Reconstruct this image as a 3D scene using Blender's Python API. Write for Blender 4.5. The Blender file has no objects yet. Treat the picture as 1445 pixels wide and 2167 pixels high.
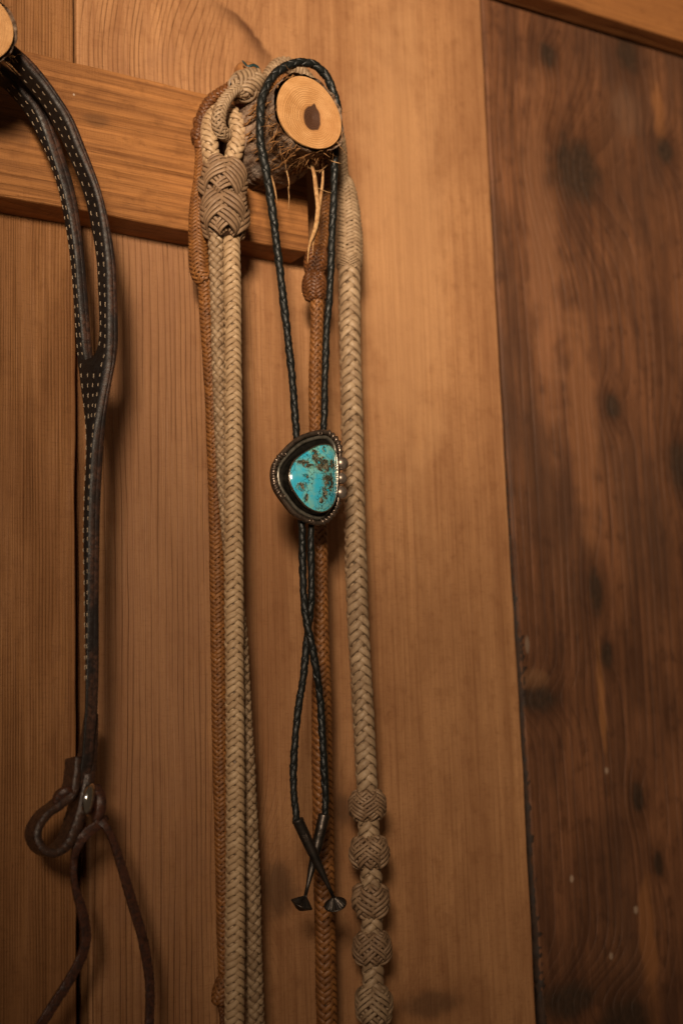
import bpy, math, random
import numpy as np
from mathutils import Matrix, Vector
random.seed(7); rng = np.random.default_rng(7)
sc = bpy.context.scene
col = sc.collection

# ------------------------------------------------------------------ camera
# solved from the vanishing points of the rail (horizontal) and of the board seams (vertical)
PP = np.array([722.5, 1083.5]); VH = np.array([5640., 1417.]); VV = np.array([110., -16450.])
_a = VH - PP; _b = VV - PP; F = math.sqrt(-(_a @ _b))
nrm = lambda v: v / np.linalg.norm(v)
_X = nrm(np.array([_a[0], _a[1], F])); _Z = nrm(np.array([_b[0], _b[1], F])); _Y = np.cross(_Z, _X)
RC = np.stack([_X, _Y, _Z], 1)                         # camera(right, down, forward) = RC @ world
ray = lambda px, py: np.array([(px - PP[0]) / F, (py - PP[1]) / F, 1.])
CAM = np.array([0, -.075, 1.4]) - RC.T @ (ray(655, 1010) * .9)
cd = bpy.data.cameras.new('camera'); cam = bpy.data.objects.new('camera', cd); col.objects.link(cam)
cd.sensor_fit = 'VERTICAL'; cd.sensor_height = 36; cd.sensor_width = 24; cd.lens = F / 2167 * 36
cd.clip_start = .01; cd.clip_end = 50
_r, _d, _f = RC[0], RC[1], RC[2]
m = Matrix(((_r[0], -_d[0], -_f[0], CAM[0]), (_r[1], -_d[1], -_f[1], CAM[1]), (_r[2], -_d[2], -_f[2], CAM[2]), (0, 0, 0, 1)))
cam.matrix_world = m
cd.dof.use_dof = True; cd.dof.focus_distance = .895; cd.dof.aperture_fstop = 5.0
sc.camera = cam
sc.render.resolution_x = 682; sc.render.resolution_y = 1024

# ------------------------------------------------------------------ world and lamps
w = bpy.data.worlds.new('World'); sc.world = w; w.use_nodes = True
bg = w.node_tree.nodes['Background']; bg.inputs[0].default_value = (1, .66, .40, 1); bg.inputs[1].default_value = .05
def aim(o, tgt):
    d = Vector(tgt) - o.location; o.rotation_euler = d.to_track_quat('-Z', 'Y').to_euler()
ld = bpy.data.lights.new('room_spot_lamp', 'SPOT'); lo = bpy.data.objects.new('room_spot_lamp', ld); col.objects.link(lo)
lo.location = (-.95, -1.5, 1.70); aim(lo, (.30, 0, 1.60))
ld.energy = 106; ld.color = (1, .79, .57); ld.spot_size = math.radians(48); ld.spot_blend = 1.0; ld.shadow_soft_size = .15
ld3 = bpy.data.lights.new('room_spot_lamp_core', 'SPOT'); lo3 = bpy.data.objects.new('room_spot_lamp_core', ld3); col.objects.link(lo3)
lo3.location = (-.90, -1.55, 1.74); aim(lo3, (.20, 0, 1.80))
ld3.energy = 112; ld3.color = (1, .79, .57); ld3.spot_size = math.radians(25); ld3.spot_blend = .38; ld3.shadow_soft_size = .13
l2 = bpy.data.lights.new('added_fill', 'AREA'); lf = bpy.data.objects.new('added_fill', l2); col.objects.link(lf)  # unseen area lamp added as a weak fill, gives the metal its highlights
lf.location = (-1.9, -1.0, 1.8); aim(lf, (0, 0, 1.5)); l2.energy = 1.6; l2.color = (1, .93, .86); l2.size = .5
sc.view_settings.view_transform = 'Standard'; sc.view_settings.look = 'None'
sc.view_settings.exposure = .1; sc.view_settings.gamma = 1; sc.view_settings.use_curve_mapping = False
sc.render.engine = 'CYCLES'

# ------------------------------------------------------------------ helpers
def at(px, py, y):
    d = RC.T @ ray(px, py); return CAM + d * ((y - CAM[1]) / d[1])
def depth(p): return (RC @ (np.asarray(p) - CAM))[2]
def psize(px, p): return px * depth(p) / F           # length seen as px pixels at p
def tag(o, label=None, cat=None, group=None, kind=None):
    if label: o['label'] = label
    if cat: o['category'] = cat
    if group: o['group'] = group
    if kind: o['kind'] = kind
    return o
def thing(name, loc, label, cat, group=None):
    o = bpy.data.objects.new(name, None); col.objects.link(o); o.location = Vector(loc); o.empty_display_size = .02
    return tag(o, label, cat, group)
def worldloc(o):
    v = Vector((0, 0, 0))
    while o: v = v + o.location; o = o.parent
    return v
def link(name, me, mat, parent=None, smooth=True):
    o = bpy.data.objects.new(name, me); col.objects.link(o)
    if mat: me.materials.append(mat)
    if smooth and len(me.polygons): me.polygons.foreach_set('use_smooth', [True] * len(me.polygons))
    if parent:
        o.parent = parent; o.matrix_parent_inverse = Matrix.Translation(-worldloc(parent)) if parent.type == 'EMPTY' else Matrix.Identity(4)
    return o
def mesh(V, Fc, uv=None):
    me = bpy.data.meshes.new('m'); V = np.asarray(V, dtype=np.float32).reshape(-1, 3)
    if isinstance(Fc, np.ndarray):
        nf = len(Fc); k = Fc.shape[1]
        me.vertices.add(len(V)); me.vertices.foreach_set('co', V.ravel())
        me.loops.add(nf * k); me.loops.foreach_set('vertex_index', Fc.ravel().astype(np.int32))
        me.polygons.add(nf); me.polygons.foreach_set('loop_start', (np.arange(nf) * k).astype(np.int32))
        me.polygons.foreach_set('loop_total', np.full(nf, k, dtype=np.int32))
        me.update(calc_edges=True)
    else:
        me.from_pydata(V.tolist(), [], Fc)
    if uv is not None:
        ul = me.uv_layers.new(name='UVMap'); li = np.empty(len(me.loops), dtype=np.int32); me.loops.foreach_get('vertex_index', li)
        ul.data.foreach_set('uv', np.asarray(uv, dtype=np.float32)[li].ravel())
    me.validate(); return me
def gridfaces(a, b, closed=True, off=0):
    i, j = np.meshgrid(np.arange(a - 1), np.arange(b if closed else b - 1), indexing='ij'); j2 = (j + 1) % b
    return (np.stack([i * b + j, i * b + j2, (i + 1) * b + j2, (i + 1) * b + j], -1).reshape(-1, 4) + off)
def spline(P, n=None, ds=None, closed=False):
    """Catmull-Rom through the rows of P (3D in the first columns, extras follow), resampled by arc length."""
    P = np.asarray(P, dtype=float)
    Q = np.vstack([P[-1:], P, P[:2]]) if closed else np.vstack([2 * P[0] - P[1], P, 2 * P[-1] - P[-2]])
    out = []
    for k in range(len(Q) - 3):
        p0, p1, p2, p3 = Q[k:k + 4]
        t = np.linspace(0, 1, 24, endpoint=False)[:, None]
        out.append(.5 * (2 * p1 + (p2 - p0) * t + (2 * p0 - 5 * p1 + 4 * p2 - p3) * t ** 2 + (3 * p1 - p0 - 3 * p2 + p3) * t ** 3))
    out.append(Q[-2:-1]); S = np.vstack(out)
    L = np.concatenate([[0], np.cumsum(np.linalg.norm(np.diff(S[:, :3], axis=0), axis=1))])
    if n is None: n = max(4, int(L[-1] / ds) + 1)
    s = np.linspace(0, L[-1], n)
    return np.stack([np.interp(s, L, S[:, c]) for c in range(S.shape[1])], 1), s
def frames(C, ref=(0, -1, 0), closed=False):
    if closed: T = np.roll(C, -1, 0) - np.roll(C, 1, 0)
    else: T = np.gradient(C, axis=0)
    T = T / np.linalg.norm(T, axis=1, keepdims=True)
    R_ = np.asarray(ref, dtype=float); N = R_ - (T @ R_)[:, None] * T; N = N / np.linalg.norm(N, axis=1, keepdims=True)
    return T, N, np.cross(T, N)
def pxpath(rows):
    """rows of (px, py, Y, width_px) -> rows of (x, y, z, radius)"""
    o = []
    for px, py, y, wd in rows:
        p = at(px, py, y); o.append([*p, psize(wd, p) / 2])
    return np.array(o)
def tube(rows, seg=10, ds=.002, flat=1.0, ref=(0, -1, 0), caps=True, rough=0, uvs=True):
    S, s = spline(rows, ds=ds); C, r = S[:, :3], S[:, 3]; T, N, B = frames(C, ref)
    th = np.arange(seg) / seg * 2 * math.pi
    rr = r[:, None] * (1 + rough * rng.normal(size=(len(C), seg)))
    V = C[:, None] + (rr * np.cos(th))[..., None] * N[:, None] * flat + (rr * np.sin(th))[..., None] * B[:, None]
    uv = np.stack([np.repeat(s[:, None], seg, 1), np.tile(th / 6.2832, (len(C), 1))], -1).reshape(-1, 2)
    Fq = gridfaces(len(C), seg).tolist()
    if caps: Fq += [list(range(seg))[::-1], list(range((len(C) - 1) * seg, len(C) * seg))]
    return mesh(V, Fq, uv)
def join(parts):
    V = []; Fq = []; U = []; o = 0
    for v, f, u in parts:
        V.append(v); Fq.append(f + o); U.append(u); o += len(v)
    return np.vstack(V), np.vstack(Fq), np.vstack(U)
def braid_strands(S, s, n, pitch, twill=2, phi0=0, thick=.3, amp=.65, gap=.90, double=1, wob=.08):
    C, r = S[:, :3], S[:, 3]; T, N, B = frames(C)
    ph_ = rng.uniform(0, 6, 4); s0 = s
    r = r * (1 + .016 * np.sin(s * 61 + ph_[0]) + .012 * np.sin(s * 143 + ph_[1]))
    s = s + pitch * (.13 * np.sin(s / pitch * .83 + ph_[2]) + .05 * np.sin(s / pitch * 2.1 + ph_[3]))
    lead = n * pitch; k = 2 * math.pi / lead; u = 2 * s / pitch
    res = []
    for fam in (1, -1):
        for i in range(n):
            phi = phi0 + fam * k * s + 2 * math.pi * i / n + (.09 / n) * np.sin(s0 * 97 + i * 2.3 + fam * 1.1) * 2 * math.pi * .5
            if twill == 2:
                wv = np.cos(2 * math.pi * (u + 2 * i - .5) / 4) if fam == 1 else -np.cos(2 * math.pi * (2 * i - u - .5) / 4)
            else:
                wv = np.cos(math.pi * (u + 2 * i)) if fam == 1 else -np.cos(math.pi * (2 * i - u))
            wv = np.tanh(1.6 * wv) / math.tanh(1.6)
            tan = 2 * math.pi * r / lead; cosn = 1 / np.sqrt(1 + tan ** 2); sinn = tan * cosn
            wd = 2 * math.pi * r / n * cosn * gap * (1 + wob * np.sin(s * 310 + i * 2.1 + fam))
            t = thick * wd
            base = r - t * .85 + amp * t * wv * .75 + .04 * wd * np.sin(s * 190 + i * 1.7 + fam * .6)
            for dof, dw in {1: ((0, 1),), 2: ((-.26, .46), (.26, .46)), 3: ((-.34, .30), (0, .30), (.34, .30))}[double]:
             d = np.array([-.5, -.475, -.38, 0, .38, .475, .5]); h = np.array([-.8, .35, .80, .95, .80, .35, -.8]) 
             # perpendicular offset in the unrolled tube: strand direction (fam*sin, cos) -> perp (cos, -fam*sin)
             ds_ = (d[None] * dw + dof) * wd[:, None]
             ph = phi[:, None] + ds_ * cosn[:, None] / r[:, None]
             dz = -fam * ds_ * sinn[:, None]
             rad = base[:, None] + h[None] * (t * (1, 1, .8, .65)[double])[:, None]
             V = C[:, None] + dz[..., None] * T[:, None] + (rad * np.cos(ph))[..., None] * N[:, None] + (rad * np.sin(ph))[..., None] * B[:, None]
             uv = np.stack([np.repeat((s + i * .37 + fam * .11)[:, None], 7, 1), np.tile((d + .5) * .004, (len(s), 1))], -1).reshape(-1, 2)
             res.append((V.reshape(-1, 3), gridfaces(len(C), 7, False), uv))
    return res
def braid(name, rows, n, pitch_px, mat, coremat, parent, twill=2, phi0=0, per=6, joined=False, label=None, **kw):
    rows = np.asarray(rows); pitch = psize(pitch_px, rows[len(rows) // 2][:3])
    S, s = spline(rows, ds=pitch / per)
    core = S.copy(); core[:, 3] *= .80
    o = link(name, tube(core[::3] if len(core) > 30 else core, 10, ds=pitch * .7), coremat, parent)
    res = braid_strands(S, s, n, pitch, twill, phi0, **kw)
    if joined:
        V, Fq, U = join(res); link('lacing', mesh(V, Fq, U), mat, o)
    else:
        for V, Fq, U in res: link('strand', mesh(V, Fq, U), mat, o)
        if coremat is not C_BLK and s[-1] > .15: fuzz(o, rows, int(s[-1] * 220), mat)
    return o
def fuzz(core, rows, n, mat, lo_=.002, hi_=.006):
    S, _ = spline(np.asarray(rows), n=400); sp = []
    for _ in range(n):
        k = random.randrange(5, 395); p = S[k, :3]; t = random.uniform(0, 6.283); T = nrm(S[k + 1, :3] - S[k, :3]); N = nrm(np.cross(T, [0, -1, .1])); B = np.cross(T, N)
        o = N * math.cos(t) + B * math.sin(t); d = nrm(o * random.uniform(.2, .7) + T * random.uniform(-1, 1)); P = [p + o * S[k, 3] * .96]; L = random.uniform(lo_, hi_); cv = np.array([random.gauss(0, .3) for _ in range(3)])
        for _k in range(4): d = nrm(d + cv * .4 + np.array([0, 0, -.08])); P.append(P[-1] + d * L / 4)
        sp.append((P, random.uniform(.00004, .00008)))
    tag(link('stray_fibre', ribbons(sp), mat, core), kind='stuff')
def ribbons(spec):
    V = []; Fq = []
    for P, wd in spec:
        P = np.array(P); n = len(P); T = np.gradient(P, axis=0); S_ = np.cross(T, np.array([.3, -1, .15])); S_ /= (np.linalg.norm(S_, axis=1, keepdims=True) + 1e-9)
        U_ = np.cross(S_, T); U_ /= (np.linalg.norm(U_, axis=1, keepdims=True) + 1e-9)
        ww = wd * np.clip(np.sin(np.linspace(.5, 3.05, n)), .12, 1)[:, None]; o = len(V)
        R3 = np.stack([P + S_ * ww, P + U_ * ww * .5, P - S_ * ww, P - U_ * ww * .5], 1).reshape(-1, 3)
        V += R3.tolist(); Fq += gridfaces(n, 4, True, o).tolist()
    return mesh(V, Fq)
def knot(name, p0, p1, y0, y1, r0px, rpx, n, pitch_px, mat, coremat, parent, power=.5, phi0=0, **kw):
    """woven turk's head button between two pixels, a barrel of rpx on a cord of r0px"""
    a, b = at(*p0, y0), at(*p1, y1); t = np.linspace(0, 1, 15)
    prof = np.maximum(1 - (2 * t - 1) ** 2, 0) ** power
    r0, r1 = psize(r0px, a), psize(rpx, a)
    rows = np.concatenate([a + (b - a) * t[:, None], (r0 + (r1 - r0) * prof)[:, None]], 1)
    return braid(name, rows, n, pitch_px, mat, coremat, parent, phi0=phi0, per=7, joined=True, **kw)
def lathe(prof, a, axis, seg=20, flute=0):
    ax = nrm(np.asarray(axis)); u = nrm(np.cross(ax, [0.1, 1, .2])); v = np.cross(ax, u); th = np.arange(seg) / seg * 2 * math.pi
    V = []
    for h, r in prof:
        rr = r * (1 - flute * (np.arange(seg) % 2))
        V.append(np.asarray(a) + ax * h + (rr * np.cos(th))[:, None] * u + (rr * np.sin(th))[:, None] * v)
    Fq = gridfaces(len(prof), seg).tolist() + [list(range(seg))[::-1], list(range((len(prof) - 1) * seg, len(prof) * seg))]
    return mesh(np.vstack(V), Fq)
def ball(c, r, seg=16, sq=(1, 1, 1)):
    th = np.linspace(0, math.pi, seg // 2 + 1)[1:-1]; ph = np.arange(seg) / seg * 2 * math.pi
    V = [np.array([np.sin(t) * np.cos(ph), np.sin(t) * np.sin(ph), np.full(seg, np.cos(t))]).T for t in th]
    V = np.vstack(V + [[[0, 0, 1]], [[0, 0, -1]]]) * r * np.array(sq) + np.asarray(c); k = len(th) * seg
    Fq = gridfaces(len(th), seg)[:, ::-1].tolist() + [[j, (j + 1) % seg, k] for j in range(seg)] + [[(j + 1) % seg + (len(th) - 1) * seg, j + (len(th) - 1) * seg, k + 1] for j in range(seg)]
    return mesh(V, Fq)

# ------------------------------------------------------------------ node helper and materials
class NT:
    def __init__(s, name):
        s.m = bpy.data.materials.new(name); s.m.use_nodes = True; s.t = s.m.node_tree; s.b = s.t.nodes['Principled BSDF']
    def set(s, sock, v):
        if isinstance(v, bpy.types.NodeSocket): s.t.links.new(v, sock)
        elif isinstance(v, tuple) and len(v) == 3 and sock.type == 'RGBA': sock.default_value = (*v, 1)
        else: sock.default_value = v
    def M(s, op, a, b=0., c=0., clamp=False):
        n = s.t.nodes.new('ShaderNodeMath'); n.operation = op; n.use_clamp = clamp
        s.set(n.inputs[0], a); s.set(n.inputs[1], b); s.set(n.inputs[2], c); return n.outputs[0]
    def xyz(s, v):
        n = s.t.nodes.new('ShaderNodeSeparateXYZ'); s.set(n.inputs[0], v); return n.outputs
    def vec(s, x, y, z):
        n = s.t.nodes.new('ShaderNodeCombineXYZ'); s.set(n.inputs[0], x); s.set(n.inputs[1], y); s.set(n.inputs[2], z); return n.outputs[0]
    def obj(s): return s.t.nodes.new('ShaderNodeTexCoord').outputs['Object']
    def uv(s): return s.t.nodes.new('ShaderNodeTexCoord').outputs['UV']
    def rnd(s): return s.t.nodes.new('ShaderNodeObjectInfo').outputs['Random']
    def scale(s, v, k):
        n = s.t.nodes.new('ShaderNodeVectorMath'); n.operation = 'MULTIPLY'; s.set(n.inputs[0], v); n.inputs[1].default_value = k; return n.outputs[0]
    def vadd(s, a, b):
        n = s.t.nodes.new('ShaderNodeVectorMath'); n.operation = 'ADD'; s.set(n.inputs[0], a); s.set(n.inputs[1], b); return n.outputs[0]
    def noise(s, v, sc_=1., det=3., rough=.55, color=False):
        n = s.t.nodes.new('ShaderNodeTexNoise'); s.set(n.inputs['Vector'], v); n.inputs['Scale'].default_value = sc_
        n.inputs['Detail'].default_value = det; n.inputs['Roughness'].default_value = rough; return n.outputs[1 if color else 0]
    def vor(s, v, sc_, feat='F1', out=0):
        n = s.t.nodes.new('ShaderNodeTexVoronoi'); n.feature = feat; s.set(n.inputs['Vector'], v); n.inputs['Scale'].default_value = sc_; return n.outputs[out]
    def map(s, v, a, b, c=0., d=1., smooth=True):
        n = s.t.nodes.new('ShaderNodeMapRange'); n.interpolation_type = 'SMOOTHSTEP' if smooth else 'LINEAR'
        for k, x in enumerate((v, a, b, c, d)): s.set(n.inputs[k], x)
        return n.outputs[0]
    def mix(s, f, a, b, mode='MIX'):
        n = s.t.nodes.new('ShaderNodeMix'); n.data_type = 'RGBA'; n.blend_type = mode
        s.set(n.inputs['Factor'], f); s.set(n.inputs['A'], a); s.set(n.inputs['B'], b); return n.outputs['Result']
    def ramp(s, v, stops):
        n = s.t.nodes.new('ShaderNodeValToRGB'); e = n.color_ramp.elements
        while len(e) < len(stops): e.new(.5)
        for k, (p, c) in enumerate(stops): e[k].position = p; e[k].color = (*c, 1)
        s.set(n.inputs[0], v); return n.outputs[0]
    def bump(s, h, dist, strength=1., prev=None):
        n = s.t.nodes.new('ShaderNodeBump'); n.inputs['Strength'].default_value = strength; n.inputs['Distance'].default_value = dist
        s.set(n.inputs['Height'], h)
        if prev is not None: s.t.links.new(prev, n.inputs['Normal'])
        return n.outputs[0]
    def out(s, color, rough=.6, normal=None, metal=0., spec=.5, coat=0.):
        s.set(s.b.inputs['Base Color'], color); s.set(s.b.inputs['Roughness'], rough); s.b.inputs['Metallic'].default_value = metal
        s.b.inputs['Specular IOR Level'].default_value = spec; s.b.inputs['Coat Weight'].default_value = coat
        if normal is not None: s.t.links.new(normal, s.b.inputs['Normal'])
        return s.m

def wood(name, light, dark, spacing, line=.6, axis='z', knots=(), warp=.004, mottle=.35, soft=6., fade=None, fibre=.35, rays=.15, patches=(), arcs=(), rough=.62, bumpd=.0008, seed=0., stain=None, specks=0):
    """plank: growth-ring lines running along the axis, bending round knots, fibre streaks and mottling"""
    g = NT(name); x, y, z = g.xyz(g.obj())
    if axis == 'x': x, z = z, x
    q = g.vec(x, y, z)
    lo_ = g.noise(g.vadd(g.scale(q, (6, 3, 1.3)), (seed, 0, seed)), 1, 2)
    hi_ = g.noise(g.vadd(g.scale(q, (60, 20, 9)), (seed, 2, 0)), 1, 2)
    u = g.M('ADD', x, g.M('ADD', g.M('MULTIPLY', g.M('SUBTRACT', lo_, .5), warp * 6), g.M('MULTIPLY', g.M('SUBTRACT', hi_, .5), warp * .8)))
    u = g.M('ADD', u, g.M('MULTIPLY', y, .35))
    core = None; halo = None
    for (kx, kz, ka, kb, amp, dk) in knots:
        wob = g.M('MULTIPLY', g.M('SUBTRACT', g.noise(g.scale(q, (75, 10, 55)), 1, 4, .65), .5), 1.2)
        dx = g.M('DIVIDE', g.M('SUBTRACT', x, kx), ka); dz = g.M('DIVIDE', g.M('SUBTRACT', z, kz), kb)
        d2 = g.M('ADD', g.M('MULTIPLY', dx, dx), g.M('MULTIPLY', dz, dz))
        e = g.M('POWER', 2.718, g.M('MULTIPLY', d2, -.22))
        u = g.M('ADD', u, g.M('MULTIPLY', e, amp))
        dd = g.M('ADD', g.M('SQRT', d2), wob)
        cm = g.M('MULTIPLY', g.map(dd, .45, 1.25, 1., 0.), dk); hm = g.M('MULTIPLY', g.map(dd, .6, 2.6, 1., 0.), dk * .55)
        core = cm if core is None else g.M('MAXIMUM', core, cm); halo = hm if halo is None else g.M('MAXIMUM', halo, hm)
    spn = g.M('MULTIPLY', g.noise(g.vec(g.M('MULTIPLY', u, 34.), 0., seed), 1, 2), 2.6)
    fr = g.M('FRACT', g.M('ADD', g.M('DIVIDE', u, spacing), spn))
    ln = g.M('ADD', g.M('POWER', fr, soft), g.map(fr, 0., .07, .8, 0.))
    ln = g.M('MINIMUM', ln, 1.)
    lvar = g.map(g.noise(g.scale(q, (90, 10, 7)), 1, 3), .32, .66, .12, 1.)
    ln = g.M('MULTIPLY', ln, lvar)
    if fade: ln = g.M('MULTIPLY', ln, g.map(x, fade[0], fade[1], 1., fade[2]))
    fib = g.noise(g.vadd(g.scale(q, (1500, 300, 22)), (seed, 0, 0)), 1, 3, .6)
    fib2 = g.noise(g.vadd(g.scale(q, (330, 80, 6)), (seed * 2, 0, 0)), 1, 3, .6)
    mot = g.noise(g.vadd(g.scale(q, (26, 10, 9)), (seed, 5, 0)), 1, 4, .6)
    blot = g.noise(g.vadd(g.scale(q, (90, 30, 70)), (seed, 8, 0)), 1, 3, .6)
    ray_ = g.noise(g.scale(q, (130, 40, 900)), 1, 2, .6)
    c = g.mix(g.map(mot, .3, .72), light, g.mix(mottle, light, dark))
    c = g.mix(g.M('MULTIPLY', g.map(blot, .5, .72), mottle * .7), c, dark)
    c = g.mix(g.M('MULTIPLY', g.map(fib2, .42, .72), fibre), c, dark)
    c = g.mix(g.M('MULTIPLY', g.map(g.noise(g.vadd(g.scale(q, (190, 50, 3)), (seed * 3, 1, 4)), 1, 3, .6), .5, .75), fibre * .4), c, tuple(min(v * 1.4, .8) for v in light))
    c = g.mix(g.M('MULTIPLY', g.map(fib, .48, .75), fibre * .8), c, dark)
    c = g.mix(g.M('MULTIPLY', g.map(ray_, .5, .75), rays), c, dark)
    bnd = g.noise(g.vadd(g.scale(g.vec(u, y, z), (48, 10, 1.6)), (seed * 5, 2, 1)), 1, 3, .6)
    c = g.mix(g.M('MULTIPLY', g.map(bnd, .48, .72), mottle * .75), c, dark)
    pore = g.noise(g.vadd(g.scale(q, (900, 200, 130)), (seed, 9, 3)), 1, 2, .6)
    c = g.mix(g.M('MULTIPLY', g.map(pore, .62, .74), .40), c, tuple(v * .6 for v in dark))
    c = g.mix(g.M('MULTIPLY', ln, line), c, tuple(v * .72 for v in dark))
    if stain: 
        st = g.map(g.noise(g.vadd(g.scale(q, (11, 5, 3)), (seed + 3, 1, 0)), 1, 4, .65), .46, .66)
        c = g.mix(g.M('MULTIPLY', st, stain[1]), c, stain[0])
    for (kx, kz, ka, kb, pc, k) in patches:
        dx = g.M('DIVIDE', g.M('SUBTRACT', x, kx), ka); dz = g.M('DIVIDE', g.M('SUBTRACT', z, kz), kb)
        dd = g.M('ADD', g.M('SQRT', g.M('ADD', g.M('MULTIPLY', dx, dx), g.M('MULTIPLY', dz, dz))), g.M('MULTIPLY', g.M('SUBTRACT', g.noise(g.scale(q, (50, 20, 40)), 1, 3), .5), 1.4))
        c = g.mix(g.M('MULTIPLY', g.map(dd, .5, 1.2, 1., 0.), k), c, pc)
    for (kx, kz, R_, bx, bz, br) in arcs:
        dx = g.M('SUBTRACT', x, kx); dz = g.M('SUBTRACT', z, kz); wb = g.M('MULTIPLY', g.M('SUBTRACT', g.noise(g.scale(q, (40, 10, 40)), 1, 3), .5), .35)
        dd = g.M('ADD', g.M('DIVIDE', g.M('SQRT', g.M('ADD', g.M('MULTIPLY', dx, dx), g.M('MULTIPLY', dz, dz))), R_), wb)
        ex = g.M('DIVIDE', g.M('SUBTRACT', x, bx), br); ez = g.M('DIVIDE', g.M('SUBTRACT', z, bz), br)
        lim = g.M('POWER', 2.718, g.M('MULTIPLY', g.M('ADD', g.M('MULTIPLY', ex, ex), g.M('MULTIPLY', ez, ez)), -1.))
        c = g.mix(g.M('MULTIPLY', g.M('MULTIPLY', g.map(dd, .80, 1.04), g.map(dd, 1.04, 1.12, 1., 0.)), g.M('MULTIPLY', lim, 1.3)), c, tuple(v * .55 for v in dark))
    if core is not None:
        c = g.mix(halo, c, tuple(v * .8 for v in dark)); kr = g.noise(g.scale(q, (220, 50, 220)), 1, 3)
        c = g.mix(core, c, g.mix(kr, (.012, .007, .004), (.07, .035, .018)))
    if specks:
        v = g.vor(g.scale(q, (1, .3, .6)), 17.)
        sp = g.M('MULTIPLY', g.map(v, .035, .075, 1., 0.), g.map(g.noise(g.scale(q, (20, 9, 14)), 1, 1), .52, .58))
        c = g.mix(g.M('MULTIPLY', sp, .7), c, (.42, .31, .22))
    h = g.M('SUBTRACT', g.M('ADD', g.M('MULTIPLY', fib, .5), g.M('MULTIPLY', fib2, .8)), g.M('MULTIPLY', ln, .9))
    h = g.M('ADD', h, g.M('MULTIPLY', ray_, .25))
    n = g.bump(h, bumpd, .8)
    return g.out(c, g.map(mot, .3, .7, rough - .08, rough + .1), n, spec=.35)

def rawhide(name, pale, dirt_shade, dirty=.5, rough=.5, coat=0., spec=.4):
    g = NT(name); u, v, _ = g.xyz(g.uv()); o = g.obj(); rn = g.rnd()
    hair = g.noise(g.vec(g.M('MULTIPLY', u, 160.), g.M('MULTIPLY', v, 3200.), g.M('MULTIPLY', rn, 30.)), 1, 4, .65)
    blot = g.noise(o, 120, 5, .68); seg = g.noise(g.vec(g.M('MULTIPLY', u, 55.), g.M('MULTIPLY', rn, 20.), 0.), 1, 2)
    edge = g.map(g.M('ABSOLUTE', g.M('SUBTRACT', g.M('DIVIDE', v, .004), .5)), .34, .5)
    c = g.mix(g.map(seg, .3, .7), pale, g.mix(.45, pale, dirt_shade))
    c = g.mix(g.M('MULTIPLY', g.map(blot, .42, .62), dirty * 1.25), c, dirt_shade)
    c = g.mix(g.M('MULTIPLY', g.map(hair, .45, .72), .45), c, dirt_shade)
    c = g.mix(g.M('MULTIPLY', edge, .75), c, tuple(k * .45 for k in dirt_shade))  # contact shade between strands painted into their edge colour
    c = g.mix(g.M('MULTIPLY', rn, .32), c, dirt_shade)
    return g.out(c, g.map(blot, .3, .7, rough - .06, rough + .14), g.bump(g.M('ADD', hair, g.M('MULTIPLY', blot, .6)), .00025, .7), spec=spec, coat=coat)
def plain(name, c1, c2, sc_=200., rough=.6, bumpd=.0002, metal=0., spec=.5, coat=0., stretch=(1, 1, 1)):
    g = NT(name); n = g.noise(g.scale(g.obj(), stretch), sc_, 4, .6)
    return g.out(g.mix(g.map(n, .35, .68), c1, c2), g.map(n, .3, .7, rough - .1, rough + .1), g.bump(n, bumpd, .7), metal, spec, coat)

def W(px, py): p = at(px, py, 0); return p[0], p[2]
def K(px, py, apx, bpx, amp, dk):
    x, z = W(px, py); d = depth((x, 0, z)) / F; return (x, z, apx * d / .86, bpx * d, amp, dk)
def PT(px, py, apx, bpx, c, k): return (*K(px, py, apx, bpx, 0, 0)[:4], c, k)

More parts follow.
